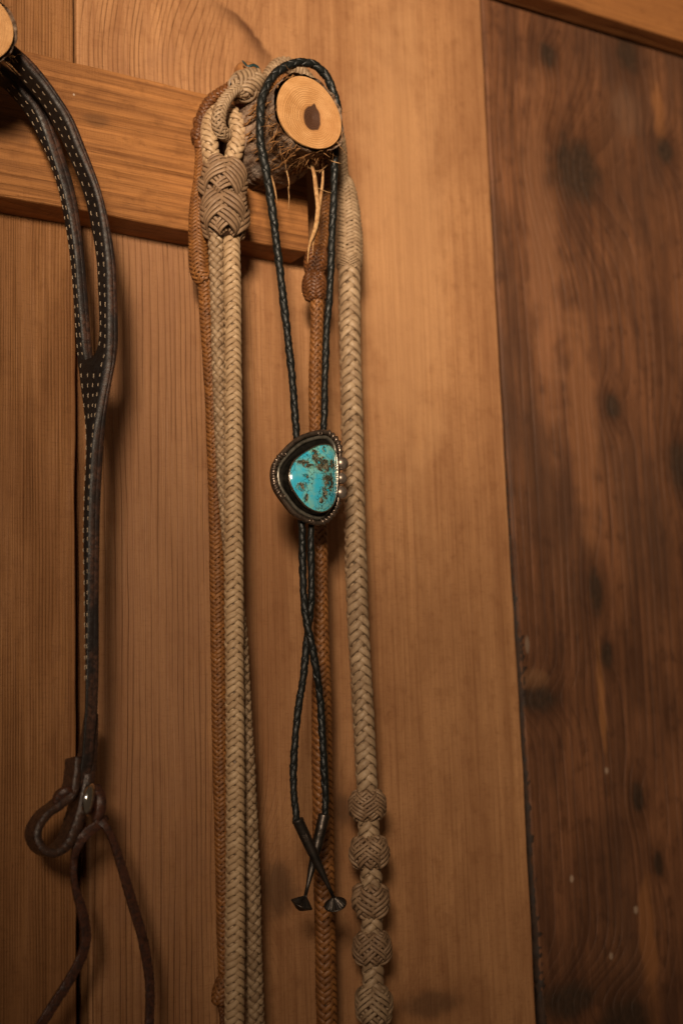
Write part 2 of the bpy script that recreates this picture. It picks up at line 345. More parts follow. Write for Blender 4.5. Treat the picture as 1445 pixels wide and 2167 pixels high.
M_A = wood('fine_grain_plank', (.33, .15, .054), (.15, .055, .016), .0019, .32, warp=.003, soft=3., fibre=.5, rays=.35, mottle=.45, seed=1.3)
M_B = wood('pale_wide_plank', (.45, .228, .100), (.185, .068, .022), .0047, .80, warp=.0055, soft=11., mottle=.5, rays=.35, fibre=.38,
           fade=(at(440, 800, 0)[0], at(600, 800, 0)[0], .18), seed=4.1,
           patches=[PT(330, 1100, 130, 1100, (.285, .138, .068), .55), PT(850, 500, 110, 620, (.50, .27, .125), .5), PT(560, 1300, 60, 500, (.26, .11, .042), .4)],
           arcs=[(*W(420, 170), .062, *W(560, 40), .034)],
           knots=[K(400, 160, 110, 110, .03, .0), K(590, 1880, 40, 60, .03, .55), K(910, 2125, 75, 30, .02, .5), K(725, 1715, 22, 38, .012, .45)])
M_C = wood('dark_knotty_plank', (.235, .098, .043), (.055, .020, .008), .0085, .45, warp=.005, soft=2.2, mottle=.8, fibre=.5, rays=.1, seed=9.2, rough=.6, bumpd=.0008,
           knots=[K(1225, 355, 63, 81, .05, 1.), K(1412, 315, 22, 31, .02, 1.), K(1165, 112, 22, 27, .015, 1.), K(1332, 110, 29, 45, .015, 1.), K(1303, 858, 22, 29, .015, 1.),
                  K(1267, 1250, 19, 54, .012, 1.), K(1290, 1385, 17, 31, .01, 1.), K(1357, 1690, 18, 34, .012, 1.), K(1400, 1825, 13, 29, .01, 1.), K(1445, 985, 27, 62, .02, 1.),
                  K(1145, 1480, 52, 27, .02, 1.), K(1205, 2120, 78, 38, .03, 1.), K(1330, 2160, 67, 45, .03, 1.)],
           patches=[PT(1150, 500, 40, 420, (.27, .12, .055), .55), PT(1240, 900, 36, 300, (.28, .12, .05), .5), PT(1335, 235, 40, 55, (.16, .09, .055), .3), PT(1130, 1440, 40, 32, (.24, .12, .055), .6), PT(1278, 1460, 9, 130, (.30, .125, .042), .75), PT(1400, 250, 16, 90, (.28, .115, .04), .6), PT(1380, 2000, 22, 170, (.27, .11, .038), .7),
                    PT(1216, 1860, 5, 8, (.5, .38, .28), .5), PT(1290, 1630, 5, 8, (.5, .38, .28), .5), PT(1300, 2024, 5, 8, (.5, .38, .28), .5), PT(1352, 1926, 5, 8, (.5, .38, .28), .5), PT(1117, 1640, 7, 9, (.4, .3, .22), .7), PT(1122, 1365, 5, 20, (.3, .22, .16), .6)],
           stain=((.065, .032, .018), .5), specks=0)
M_RAIL = wood('rough_rail_wood', (.42, .18, .055), (.13, .045, .012), .0085, .5, axis='x', warp=.014, soft=1.6, mottle=.55, fibre=.8, rays=.1, seed=2.7, bumpd=.0010, rough=.6,
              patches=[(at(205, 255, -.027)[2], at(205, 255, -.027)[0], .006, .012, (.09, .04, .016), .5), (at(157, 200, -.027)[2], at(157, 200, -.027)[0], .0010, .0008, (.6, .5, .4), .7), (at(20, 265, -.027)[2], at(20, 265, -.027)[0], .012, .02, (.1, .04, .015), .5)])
M_BEAM = wood('beam_wood', (.36, .15, .045), (.17, .06, .016), .006, .4, axis='x', warp=.006, soft=3., seed=6.6)
M_BACK = plain('dark_backing', (.02, .012, .007), (.035, .02, .012))
M_PALE = rawhide('pale_rawhide', (.55, .39, .235), (.28, .165, .08), .4)
M_GREY = rawhide('aged_rawhide', (.46, .325, .20), (.20, .12, .063), .5)
M_KNOT = rawhide('worn_knot_rawhide', (.36, .235, .14), (.15, .082, .042), .5, .48)
M_TAN = rawhide('tan_rawhide', (.32, .132, .036), (.115, .041, .011), .5, .42)
M_RED = rawhide('red_brown_rawhide', (.20, .075, .022), (.075, .025, .008), .55, .38)
M_BLK = rawhide('black_braid_leather', (.0085, .0100, .0092), (.004, .005, .0045), .5, .40, 0., .42)
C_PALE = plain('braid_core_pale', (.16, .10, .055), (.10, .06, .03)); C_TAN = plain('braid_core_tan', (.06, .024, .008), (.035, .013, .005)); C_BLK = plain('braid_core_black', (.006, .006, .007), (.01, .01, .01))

# ------------------------------------------------------------------ plank wall
wall = bpy.data.objects.new('wall', None); col.objects.link(wall); wall.location = (0, 0, 0); tag(wall, 'vertical wooden plank wall behind the hanging tack', None, None, 'structure')
def plank(name, left, right, y, mat, th=.021):
    """left/right: list of (x, z) polylines from top to bottom; a slightly eased board extruded away from the room"""
    n = 60; zt, zb = 2.06, .86; zz = np.linspace(zt, zb, n)
    def edge(poly, s):
        px = np.array(poly); px = px[np.argsort(px[:, 1])]; x = np.interp(zz, px[:, 1], px[:, 0])
        k0 = (px[1, 0] - px[0, 0]) / (px[1, 1] - px[0, 1]); x = np.where(zz < px[0, 1], px[0, 0] + (zz - px[0, 1]) * k0, x)
        k1 = (px[-1, 0] - px[-2, 0]) / (px[-1, 1] - px[-2, 1]); x = np.where(zz > px[-1, 1], px[-1, 0] + (zz - px[-1, 1]) * k1, x)
        return x + rng.normal(size=n) * .00022
    xl, xr = edge(left, 0), edge(right, 1); e = .0012
    prof = [(xl, y + th), (xl, y + e), (xl + e * .4, y + e * .35), (xl + e, y), (xr - e, y), (xr - e * .4, y + e * .35), (xr, y + e), (xr, y + th)]
    V = np.stack([np.stack([x, np.full(n, yy), zz], 1) for x, yy in prof], 1)
    Fq = gridfaces(n, 8).tolist() + [list(range(8))[::-1], list(range((n - 1) * 8, n * 8))]
    return link(name, mesh(V, Fq), mat, wall, smooth=False)
V_ = lambda x: [(x, 2.06), (x, .86)]
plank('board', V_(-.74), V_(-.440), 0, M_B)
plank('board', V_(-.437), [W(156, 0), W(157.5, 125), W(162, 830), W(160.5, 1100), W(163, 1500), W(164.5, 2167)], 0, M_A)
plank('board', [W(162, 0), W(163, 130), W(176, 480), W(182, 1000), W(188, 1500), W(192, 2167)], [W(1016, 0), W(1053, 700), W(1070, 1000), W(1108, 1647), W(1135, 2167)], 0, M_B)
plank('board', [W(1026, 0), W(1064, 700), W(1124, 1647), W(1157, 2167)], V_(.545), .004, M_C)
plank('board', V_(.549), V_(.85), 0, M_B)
link('bark_gap_shade', tube(np.array([[*at(a_, b_, .008), c_] for a_, b_, c_ in [(1020, -60, .0022), (1025, 120, .0022), (1042, 400, .0024), (1058, 700, .0026), (1083, 1150, .0030), (1099, 1400, .0042), (1108, 1560, .0034), (1119, 1750, .0034), (1136, 2000, .0038), (1150, 2230, .0042)]]), 10, ds=.003, rough=.16), plain('dark_bark_gap_shade', (.020, .010, .006), (.045, .022, .012), 120., .8, .001), wall)  # bark wane strip, coloured dark to stand for shade in the plank gap
bk = mesh([(-.9, .03, .8), (1.0, .03, .8), (1.0, .03, 2.1), (-.9, .03, 2.1), (-.9, .04, .8), (1.0, .04, .8), (1.0, .04, 2.1), (-.9, .04, 2.1)],
          [[0, 1, 2, 3], [5, 4, 7, 6], [0, 4, 5, 1], [3, 2, 6, 7], [0, 3, 7, 4], [1, 5, 6, 2]])
link('sheathing', bk, M_BACK, wall, False)

def bar(x0, x1, z0, z1, y0, y1, mat, name, parent, nx=90, jit=.0006):
    """horizontal board along X with uneven rough-sawn arrises"""
    xs = np.linspace(x0, x1, nx); e = .0016
    P = [(y1, z0), (y0 + e, z0), (y0 + e * .3, z0 + e * .3), (y0, z0 + e), (y0, z1 - e), (y0 + e * .3, z1 - e * .3), (y0 + e, z1), (y1, z1)]
    wv = lambda: np.convolve(rng.normal(size=nx + 6), np.ones(7) / 4, 'valid') * jit
    a, b = wv(), wv()
    V = np.stack([np.stack([xs, np.full(nx, yy), zz + (a if k < 4 else b)], 1) for k, (yy, zz) in enumerate(P)], 1)
    Fq = gridfaces(nx, 8)[:, ::-1].tolist() + [list(range(8)), list(range((nx - 1) * 8, nx * 8))[::-1]]
    return link(name, mesh(V, Fq), mat, parent, False)
zb_ = at(1445, 124, .003)[2]
yb_ = -.02
for _ in range(60):
    yb_ -= .0008
    if at(1445, 97, yb_)[2] < zb_: break
hb = thing('header_beam', (.3, -.02, zb_), 'horizontal timber nailed across the top of the dark knotty plank', 'beam')
bar(-.72, .85, zb_, zb_ + .14, yb_, -.0005, M_BEAM, 'beam_board', hb)

# ------------------------------------------------------------------ peg rail
YR = -.027; rail = thing('peg_rail', (0, -.0135, 1.572), 'rough sawn wooden rail with barked branch pegs screwed across the planks', 'peg rail')
zr0, zr1 = at(300, 416 + .1777 * 300, YR)[2], at(300, 94 + .2346 * 300, YR)[2]
bar(-.73, at(652, 480, YR)[0], zr0, zr1, YR, -.0006, M_RAIL, 'rail_board', rail)

g = NT('peg_bark'); o_ = g.obj(); q = g.scale(o_, (260, 26, 260)); f1 = g.noise(q, 1, 5, .65); f2 = g.noise(o_, 60, 4, .6); f3 = g.noise(g.scale(o_, (50, 22, 50)), 1, 2)
c = g.mix(g.map(f1, .35, .68), (.34, .235, .165), (.065, .032, .018)); c = g.mix(g.map(f2, .5, .68), c, (.15, .07, .03)); c = g.mix(g.M('MULTIPLY', g.map(f3, .58, .70), .5), c, (.27, .23, .20))
M_BARK = g.out(c, .75, g.bump(g.M('ADD', f1, f2), .0035, 1.), spec=.2)
PEGY = -.1
def cutface_mat(name, cx, cz, R_, heart):
    g = NT(name); x, y, z = g.xyz(g.obj()); dx = g.M('SUBTRACT', x, cx); dz = g.M('SUBTRACT', z, cz)
    wob = g.M('MULTIPLY', g.M('SUBTRACT', g.noise(g.obj(), 55, 4), .5), .0058)
    d = g.M('ADD', g.M('SQRT', g.M('ADD', g.M('MULTIPLY', dx, dx), g.M('MULTIPLY', dz, dz))), wob)
    dn = g.M('MULTIPLY', g.M('POWER', g.M('DIVIDE', d, .030), .8), .030)
    fr = g.M('FRACT', g.M('ADD', g.M('DIVIDE', dn, .00135), g.M('MULTIPLY', g.noise(g.vec(g.M('MULTIPLY', dn, 260.), 0., 0.), 1, 2), 1.1)))
    ln = g.M('MULTIPLY', g.M('POWER', fr, 3.), g.map(d, .018, .026, 1., .3))
    fine = g.noise(g.obj(), 1500, 3, .7); mot = g.noise(g.obj(), 110, 3)
    c = g.mix(g.map(mot, .3, .7), (.58, .315, .13), (.47, .235, .085)); c = g.mix(g.M('MULTIPLY', ln, .62), c, (.27, .115, .035)); c = g.mix(g.M('MULTIPLY', g.map(fine, .5, .75), .3), c, (.36, .17, .06))
    c = g.mix(g.map(d, .0055, .011, .35, 0.), c, (.32, .12, .03))
    ang = g.M('ARCTAN2', dx, dz); crk = g.map(g.noise(g.vec(g.M('MULTIPLY', g.M('COSINE', ang), 7.), g.M('MULTIPLY', g.M('SINE', ang), 7.), g.M('MULTIPLY', d, 30.)), 1, 2), .70, .76)
    c = g.mix(g.M('MULTIPLY', crk, .55), c, (.22, .09, .03)); saw = g.noise(g.scale(g.obj(), (90, 1, 1400)), 1, 2); c = g.mix(g.M('MULTIPLY', g.map(saw, .5, .7), .22), c, (.30, .13, .045)); c = g.mix(g.M('MULTIPLY', g.map(g.noise(g.obj(), 45, 3), .5, .7), .35), c, (.40, .18, .06))
    if heart:
        th = g.M('ARCTAN2', dx, dz)
        hr = g.M('ADD', .0068, g.M('ADD', g.M('MULTIPLY', g.M('COSINE', g.M('SUBTRACT', g.M('MULTIPLY', th, 2.), .1)), .0011), g.M('MULTIPLY', g.M('POWER', 2.718, g.M('MULTIPLY', g.M('POWER', g.M('DIVIDE', g.M('SUBTRACT', th, .22), .16), 2.), -1.)), .0024)))
        hr = g.M('ADD', hr, g.M('MULTIPLY', g.M('POWER', 2.718, g.M('MULTIPLY', g.M('POWER', g.M('DIVIDE', g.M('SUBTRACT', th, 2.6), .2), 2.), -1.)), .0007))
        c = g.mix(g.map(g.M('SUBTRACT', d, hr), -.0010, .0006, 1., 0.), c, g.mix(fr, (.085, .035, .016), (.05, .02, .010)))
    c = g.mix(g.map(g.M('ABSOLUTE', g.M('SUBTRACT', d, R_ * 5)), 0., .0001), c, c)
    return g.out(c, .6, g.bump(g.M('ADD', g.M('ADD', fine, saw), g.M('MULTIPLY', ln, .8)), .0004, .8), spec=.3)
def make_peg(cx, cz, R_, ph, heart_off, seed):
    r_ = np.random.default_rng(seed); seg = 72; ny = 46
    th = np.arange(seg) / seg * 2 * math.pi
    lob = 1 + .035 * np.cos(2 * th + 1 + ph) + .025 * np.cos(3 * th + ph)
    ys = np.linspace(YR + .002, PEGY + .0008, ny); ridg = r_.normal(size=seg); ridg = (ridg + np.roll(ridg, 1)) * .5
    V = []
    for k, y in enumerate(ys):
        t = k / (ny - 1); n_ = r_.normal(size=seg); n_ = (n_ + np.roll(n_, 1) + np.roll(n_, -1)) / 3
        bulge = .002 * math.sin(t * 9 + seed) + .0035 * (1 - t) ** 3
        rr = (R_ + .0018 * (1 - .75 * t ** 6) + bulge) * lob + ridg * .0007 + n_ * .0007
        V.append(np.stack([cx + rr * np.sin(th), np.full(seg, y), cz + rr * np.cos(th)], 1))
    peg = link('peg', mesh(np.vstack(V), gridfaces(ny, seg)), M_BARK, rail)
    # sawn end: a thin disc with a small eased rim
    V = []; rs = [(R_ * lob * 1.0, PEGY + .0015), (R_ * lob * 1.0, PEGY + .0003), (R_ * lob * .992, PEGY)]
    for rr, y in rs: V.append(np.stack([cx + rr * np.sin(th), np.full(seg, y), cz + rr * np.cos(th)], 1))
    Fq = gridfaces(3, seg).tolist() + [list(range(2 * seg, 3 * seg))]
    link('cut_end', mesh(np.vstack(V), Fq), cutface_mat('peg_end_grain', cx + heart_off[0], cz + heart_off[1], R_, heart_off[2]), peg, False)
    return peg, lob
pc = at(655, 239, PEGY); PR = .0241
peg, lob = make_peg(pc[0], pc[2], PR, .3, (at(660, 249, PEGY)[0] - pc[0], at(660, 249, PEGY)[2] - pc[2], True), 5)
pe = at(27, 75, PEGY); pc2 = np.array([pe[0] - .0262, PEGY, pe[2] + .002])
peg2, _ = make_peg(pc2[0], pc2[2], .0255, 1.7, (.002, -.001, True), 11)

# frayed bark shreds
M_FIB = plain('bark_fibre', (.40, .20, .075), (.13, .055, .02), 300., .7, spec=.25)
def shreds(cx, cz, R_, n, seed, lo_=1.7, hi_=4.6):
    r_ = random.Random(seed); sp = []
    for _ in range(n):
        t = r_.uniform(lo_, hi_) if r_.random() < .8 else r_.uniform(0, 6.28)
        y = PEGY + .0008 + abs(r_.gauss(.001, .011)); L = r_.uniform(.005, .016); R0 = R_ + .001
        p = np.array([cx + R0 * math.sin(t), y, cz + R0 * math.cos(t)]); out_ = np.array([math.sin(t), 0, math.cos(t)]); tan = np.array([math.cos(t), 0, -math.sin(t)])
        d = nrm(out_ * r_.uniform(.05, .7) + np.array([0, r_.uniform(-.45, .6), 0]) + tan * r_.gauss(0, .7)); cur = np.array([r_.gauss(0, .5), r_.gauss(0, .4), -r_.uniform(.0, .7)])
        P = [p]
        for k in range(6): d = nrm(d + cur * .16 + np.array([r_.gauss(0, .22) for _ in range(3)])); P.append(P[-1] + d * L / 6)
        sp.append((P, r_.choice([.00007, .00009, .00012, .00028])))
    for _ in range(n):      # flat splinters lying along the bark
        t = r_.uniform(2.2, 5.9); y = r_.uniform(YR - .006, PEGY + .006); L = r_.uniform(.012, .03); R0 = R_ + .0022
        P = []
        for k in range(6): tt = t + r_.gauss(0, .02) + k * .02 * r_.uniform(-1, 1); yy = y + (k / 5 - .5) * L; yy = max(yy, PEGY + .001); P.append([cx + (R0 + .0012 * (k / 5) ** 2) * math.sin(tt), yy, cz + (R0 + .0012 * (k / 5) ** 2) * math.cos(tt)])
        sp.append((P, r_.choice([.0003, .0005, .0009])))
    return ribbons(sp)
tag(link('bark_fibre', shreds(pc[0], pc[2], PR, 130, 3), M_FIB, peg), kind='stuff')
tag(link('bark_fibre', shreds(pc2[0], pc2[2], .0258, 70, 9, .8, 4), M_FIB, peg2), kind='stuff')
def strip(pts, wpx, y):
    P, _ = spline(np.array([at(a, b, y + c) for a, b, c in pts]), n=16); return P, wpx
hang = [strip([(655, 330, 0), (666, 372, -.001), (669, 400, 0), (674, 440, .001), (668, 485, 0), (655, 520, 0), (651, 556, .001)], .0026, -.080),
        strip([(684, 345, 0), (683, 385, 0), (678, 425, 0), (672, 470, 0), (664, 505, 0), (662, 540, 0)], .0016, -.079),
        strip([(669, 396, 0), (690, 405, -.002), (712, 412, -.004)], .00025, -.080), strip([(600, 345, 0), (640, 352, 0), (676, 349, 0)], .0009, -.075),
        strip([(648, 352, 0), (672, 362, 0), (690, 352, 0)], .0006, -.079), strip([(604, 350, 0), (611, 380, 0), (612, 400, 0)], .0008, -.068), strip([(575, 372, 0), (582, 400, 0), (587, 430, 0)], .0011, -.066),
        strip([(610, 395, 0), (612, 420, 0), (610, 445, 0)], .0005, -.062), strip([(690, 335, 0), (706, 342, -.002), (722, 346, -.003)], .0005, -.085), strip([(676, 365, 0), (690, 352, 0), (697, 345, 0)], .0004, -.08)]
M_STRIP = plain('pale_bark_strip', (.50, .30, .135), (.30, .15, .06), 350., .7, spec=.2)
for h_ in hang: link('bark_strip', ribbons([h_]), M_STRIP, peg)

# ------------------------------------------------------------------ brown rawhide reins over the peg
br = thing('brown_braided_reins', at(428, 300, -.036), 'thin brown rawhide braid draped over the peg with its ends hanging either side', 'braided reins')
knob = knot
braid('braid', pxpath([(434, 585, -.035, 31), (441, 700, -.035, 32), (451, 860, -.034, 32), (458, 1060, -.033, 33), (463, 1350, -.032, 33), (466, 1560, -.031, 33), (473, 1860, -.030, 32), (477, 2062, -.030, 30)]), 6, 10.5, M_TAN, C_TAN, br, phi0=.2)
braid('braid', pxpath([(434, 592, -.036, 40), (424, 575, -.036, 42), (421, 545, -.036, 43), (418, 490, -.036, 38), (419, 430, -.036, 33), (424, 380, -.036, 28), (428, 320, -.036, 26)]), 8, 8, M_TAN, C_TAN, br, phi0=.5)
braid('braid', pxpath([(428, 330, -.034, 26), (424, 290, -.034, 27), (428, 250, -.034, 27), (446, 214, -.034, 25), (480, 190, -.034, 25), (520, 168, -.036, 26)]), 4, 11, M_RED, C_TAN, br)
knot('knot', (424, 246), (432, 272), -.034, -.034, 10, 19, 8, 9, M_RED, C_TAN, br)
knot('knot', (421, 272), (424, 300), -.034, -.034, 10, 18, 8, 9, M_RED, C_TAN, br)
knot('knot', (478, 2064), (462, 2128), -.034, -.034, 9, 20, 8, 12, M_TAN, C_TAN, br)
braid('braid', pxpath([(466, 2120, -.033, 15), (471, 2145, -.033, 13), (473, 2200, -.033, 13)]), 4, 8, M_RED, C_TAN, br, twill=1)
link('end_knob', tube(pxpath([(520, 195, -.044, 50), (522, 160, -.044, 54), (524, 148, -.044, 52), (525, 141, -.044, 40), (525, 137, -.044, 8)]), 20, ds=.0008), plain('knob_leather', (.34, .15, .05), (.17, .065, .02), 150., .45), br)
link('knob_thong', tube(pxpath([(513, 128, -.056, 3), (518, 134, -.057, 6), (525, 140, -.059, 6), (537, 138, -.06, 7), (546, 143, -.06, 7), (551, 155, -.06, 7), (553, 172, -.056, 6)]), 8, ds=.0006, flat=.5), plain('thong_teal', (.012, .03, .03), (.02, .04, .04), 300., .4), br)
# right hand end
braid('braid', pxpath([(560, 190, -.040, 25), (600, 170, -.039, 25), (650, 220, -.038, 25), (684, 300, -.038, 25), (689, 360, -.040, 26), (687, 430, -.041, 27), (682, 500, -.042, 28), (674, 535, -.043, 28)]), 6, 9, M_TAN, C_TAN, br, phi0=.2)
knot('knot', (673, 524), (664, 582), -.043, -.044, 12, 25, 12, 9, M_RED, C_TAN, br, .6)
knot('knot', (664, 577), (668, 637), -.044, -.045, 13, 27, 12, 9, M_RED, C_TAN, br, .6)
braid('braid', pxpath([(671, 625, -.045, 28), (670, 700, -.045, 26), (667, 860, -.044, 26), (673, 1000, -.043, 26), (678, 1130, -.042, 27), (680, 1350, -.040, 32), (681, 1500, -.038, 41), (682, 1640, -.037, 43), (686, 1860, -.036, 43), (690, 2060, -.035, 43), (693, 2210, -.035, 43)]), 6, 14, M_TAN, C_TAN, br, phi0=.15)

# ------------------------------------------------------------------ knotted pale quirt on the right
kr = thing('knotted_braided_quirt', at(730, 330, -.042), 'grey beige braided rope with five round woven buttons towards its lower end', 'braided quirt')
YQ = -.040
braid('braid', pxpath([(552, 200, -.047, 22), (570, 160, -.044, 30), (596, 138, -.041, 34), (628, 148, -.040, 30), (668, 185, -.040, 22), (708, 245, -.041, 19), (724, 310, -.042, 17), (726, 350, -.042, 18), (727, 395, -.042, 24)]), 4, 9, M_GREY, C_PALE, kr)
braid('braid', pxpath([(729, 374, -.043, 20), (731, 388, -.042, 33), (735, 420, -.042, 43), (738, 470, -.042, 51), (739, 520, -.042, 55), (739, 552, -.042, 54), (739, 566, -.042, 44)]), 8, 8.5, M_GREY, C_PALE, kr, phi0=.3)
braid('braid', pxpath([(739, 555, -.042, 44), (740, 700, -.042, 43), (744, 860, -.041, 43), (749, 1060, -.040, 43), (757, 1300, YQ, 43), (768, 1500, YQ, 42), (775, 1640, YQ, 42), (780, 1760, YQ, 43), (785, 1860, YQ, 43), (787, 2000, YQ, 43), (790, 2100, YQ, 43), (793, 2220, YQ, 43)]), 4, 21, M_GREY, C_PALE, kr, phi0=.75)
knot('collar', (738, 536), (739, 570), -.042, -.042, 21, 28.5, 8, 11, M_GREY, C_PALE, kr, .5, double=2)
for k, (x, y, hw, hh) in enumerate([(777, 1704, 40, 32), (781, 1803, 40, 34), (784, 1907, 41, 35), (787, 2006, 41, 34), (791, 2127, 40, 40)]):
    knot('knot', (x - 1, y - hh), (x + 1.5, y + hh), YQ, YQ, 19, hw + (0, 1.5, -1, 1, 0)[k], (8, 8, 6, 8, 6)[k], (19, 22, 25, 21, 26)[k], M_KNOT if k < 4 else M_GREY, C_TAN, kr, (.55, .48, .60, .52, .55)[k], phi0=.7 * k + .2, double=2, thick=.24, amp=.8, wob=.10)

# ------------------------------------------------------------------ pale reins on the left
wr = thing('pale_braided_reins', at(475, 420, -.052), 'thick cream rawhide braided reins gathered through a double woven knot', 'braided reins')
YW = -.053
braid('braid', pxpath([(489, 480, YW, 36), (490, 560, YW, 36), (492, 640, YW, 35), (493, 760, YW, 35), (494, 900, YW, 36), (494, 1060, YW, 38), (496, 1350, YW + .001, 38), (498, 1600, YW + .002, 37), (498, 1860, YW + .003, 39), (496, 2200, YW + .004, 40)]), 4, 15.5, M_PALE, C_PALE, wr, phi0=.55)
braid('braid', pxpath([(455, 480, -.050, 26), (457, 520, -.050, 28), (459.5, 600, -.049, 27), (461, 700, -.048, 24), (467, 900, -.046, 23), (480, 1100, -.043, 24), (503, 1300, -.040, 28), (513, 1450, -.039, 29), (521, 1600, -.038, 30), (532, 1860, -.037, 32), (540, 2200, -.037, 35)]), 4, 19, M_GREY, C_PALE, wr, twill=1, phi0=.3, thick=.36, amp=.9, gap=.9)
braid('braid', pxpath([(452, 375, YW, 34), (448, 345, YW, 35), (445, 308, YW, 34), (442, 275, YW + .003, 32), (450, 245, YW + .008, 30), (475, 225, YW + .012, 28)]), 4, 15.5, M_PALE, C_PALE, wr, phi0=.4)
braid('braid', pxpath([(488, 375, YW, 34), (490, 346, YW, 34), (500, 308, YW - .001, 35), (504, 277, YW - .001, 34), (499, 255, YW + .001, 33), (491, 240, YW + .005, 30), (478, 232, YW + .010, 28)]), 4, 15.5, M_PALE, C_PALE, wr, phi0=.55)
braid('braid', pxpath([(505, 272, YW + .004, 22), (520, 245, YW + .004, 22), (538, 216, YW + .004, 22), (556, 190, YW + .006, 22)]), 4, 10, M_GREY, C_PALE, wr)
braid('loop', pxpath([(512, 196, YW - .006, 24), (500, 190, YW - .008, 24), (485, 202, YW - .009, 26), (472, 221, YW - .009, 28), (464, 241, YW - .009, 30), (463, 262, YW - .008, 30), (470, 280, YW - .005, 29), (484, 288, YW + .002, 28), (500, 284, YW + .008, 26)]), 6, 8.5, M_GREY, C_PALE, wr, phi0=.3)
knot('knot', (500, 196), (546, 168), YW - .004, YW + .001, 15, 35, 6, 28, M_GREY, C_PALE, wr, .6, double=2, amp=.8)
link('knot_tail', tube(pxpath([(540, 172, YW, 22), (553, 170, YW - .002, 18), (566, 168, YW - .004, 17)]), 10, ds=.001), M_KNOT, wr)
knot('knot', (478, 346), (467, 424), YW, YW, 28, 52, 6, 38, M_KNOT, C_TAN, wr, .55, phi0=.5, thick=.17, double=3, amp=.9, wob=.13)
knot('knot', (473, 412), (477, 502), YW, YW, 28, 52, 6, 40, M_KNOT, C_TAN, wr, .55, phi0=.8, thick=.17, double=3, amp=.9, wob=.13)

# ------------------------------------------------------------------ leather headstall on the left
g = NT('dark_strap_leather'); u_, v_, _ = g.xyz(g.uv()); o_ = g.obj(); f1 = g.noise(o_, 420, 4, .7); f2 = g.noise(o_, 60, 3)
face = g.mix(g.map(f2, .3, .7), (.006, .004, .0035), (.011, .007, .005)); edgec = g.mix(g.map(f1, .38, .66), (.024, .013, .010), (.070, .029, .016)); edgec = g.mix(g.map(f2, .45, .65), edgec, (.015, .010, .009))
isedge = g.M('MULTIPLY', g.map(v_, .30, .36), g.map(v_, .62, .68, 1., 0.)); seam = g.M('MULTIPLY', g.map(g.M('ABSOLUTE', g.M('SUBTRACT', v_, .52)), .008, .016, 1., 0.), .7)
c = g.mix(isedge, face, edgec); c = g.mix(g.M('MULTIPLY', seam, isedge), c, (.008, .005, .004))
M_LEA = g.out(c, g.map(f1, .3, .7, .36, .58), g.bump(g.M('ADD', f1, g.M('MULTIPLY', f2, .4)), .0004, .8), spec=.35)
M_STI = plain('stitch_thread', (.55, .43, .30), (.36, .26, .17), 900., .7)
M_LACE = plain('lace_leather', (.075, .026, .014), (.026, .010, .007), 420., .44, .0008)
M_TAB = plain('loop_leather', (.060, .027, .016), (.022, .011, .008), 420., .42, .0009)
hs = thing('leather_headstall', at(120, 330, -.07), 'dark brown split leather headstall strap with rows of cream stitching hung from the other peg', 'headstall')
# rounded box section: (a along the face from its far edge to its near edge, b through the thickness)
SEC = [(.0, .10), (.04, .02), (.12, .0), (.5, -.01), (.88, .0), (.97, .05), (1.02, .20), (1.05, .36), (1.05, .46), (1.02, .50), (1.05, .54), (1.05, .68), (1.02, .86), (.95, .97), (.85, 1.), (.5, 1.0), (.1, 1.), (.0, .92)]
vs = [0, .05, .1, .18, .26, .30, .36, .42, .48, .52, .56, .60, .64, .67, .72, .8, .9, .97]
def strap(rows, name, parent, mat, ds=.0022):
    """rows: (py_key, Lx, Ly, Mx, My, Rx, Ry, Ym): pixel of the far face edge, the near corner and the outer silhouette"""
    P = []
    for Lx, Ly, Mx, My, Rx, Ry, Ym in rows:
        yl = Ym + max(math.hypot(Mx - Lx, (My - Ly)), 1) / 2880
        P.append(np.concatenate([at(Mx, My, Ym), at(Lx, Ly, yl), at(Rx, Ry, Ym)]))
    S, s = spline(P, ds=ds); Mc, L, R3 = S[:, :3], S[:, 3:6], S[:, 6:9]
    A = Mc - L; Bv = R3 - Mc
    V = np.stack([L + A * a + Bv * b for a, b in SEC], 1); k = len(SEC)
    uv = np.stack([np.repeat(s[:, None], k, 1), np.tile(vs, (len(s), 1))], -1).reshape(-1, 2)
    Fq = gridfaces(len(s), k).tolist() + [list(range(k))[::-1], list(range((len(s) - 1) * k, len(s) * k))]
    return link(name, mesh(V, Fq, uv), mat, parent), (L, A, Bv, s)
def row(y, L, M_, R_, Y): return (L, y, M_, y, R_, y, Y)
outer = [(-20, 112, 8, 76, 6, 64, -.082), (14, 136, 31, 107, 31, 94, -.081), (39, 165, 55, 138, 68, 126, -.080), (72, 202, 85, 173, 100, 163, -.079), (94, 232, 111, 208, 126, 200, -.079), (114, 268, 139, 252, 155, 246, -.079),
         row(304, 133, 160, 180, -.078), row(413, 177, 204, 219, -.077), row(531, 201, 224.5, 243.6, -.076), row(620, 207, 229, 250, -.075), row(692, 209.5, 229.6, 252, -.074), row(722, 207.5, 229.2, 252, -.074), row(740, 203.5, 228.3, 251, -.074),
         row(750, 199, 227, 250, -.073), row(757, 193, 226, 249, -.073), row(762, 175, 225.5, 248, -.073), row(768, 164, 224.5, 247, -.073), row(785, 165.5, 221.5, 243.5, -.072), row(831, 171, 213.5, 235, -.071), row(877, 177.5, 206, 228, -.070),
         row(946, 181.5, 197, 221.5, -.068), row(1060, 177.7, 190.4, 214.6, -.066), row(1150, 176, 188.5, 212.5, -.065), row(1250, 178.7, 187.5, 211, -.063), row(1400, 180.5, 185.5, 210.5, -.060), row(1500, 180, 183, 207.5, -.058), row(1560, 176, 179, 202.5, -.0565), row(1605, 173, 176, 198.5, -.0550), row(1650, 166, 169, 190, -.0535), row(1672, 165, 168, 180, -.0515)]
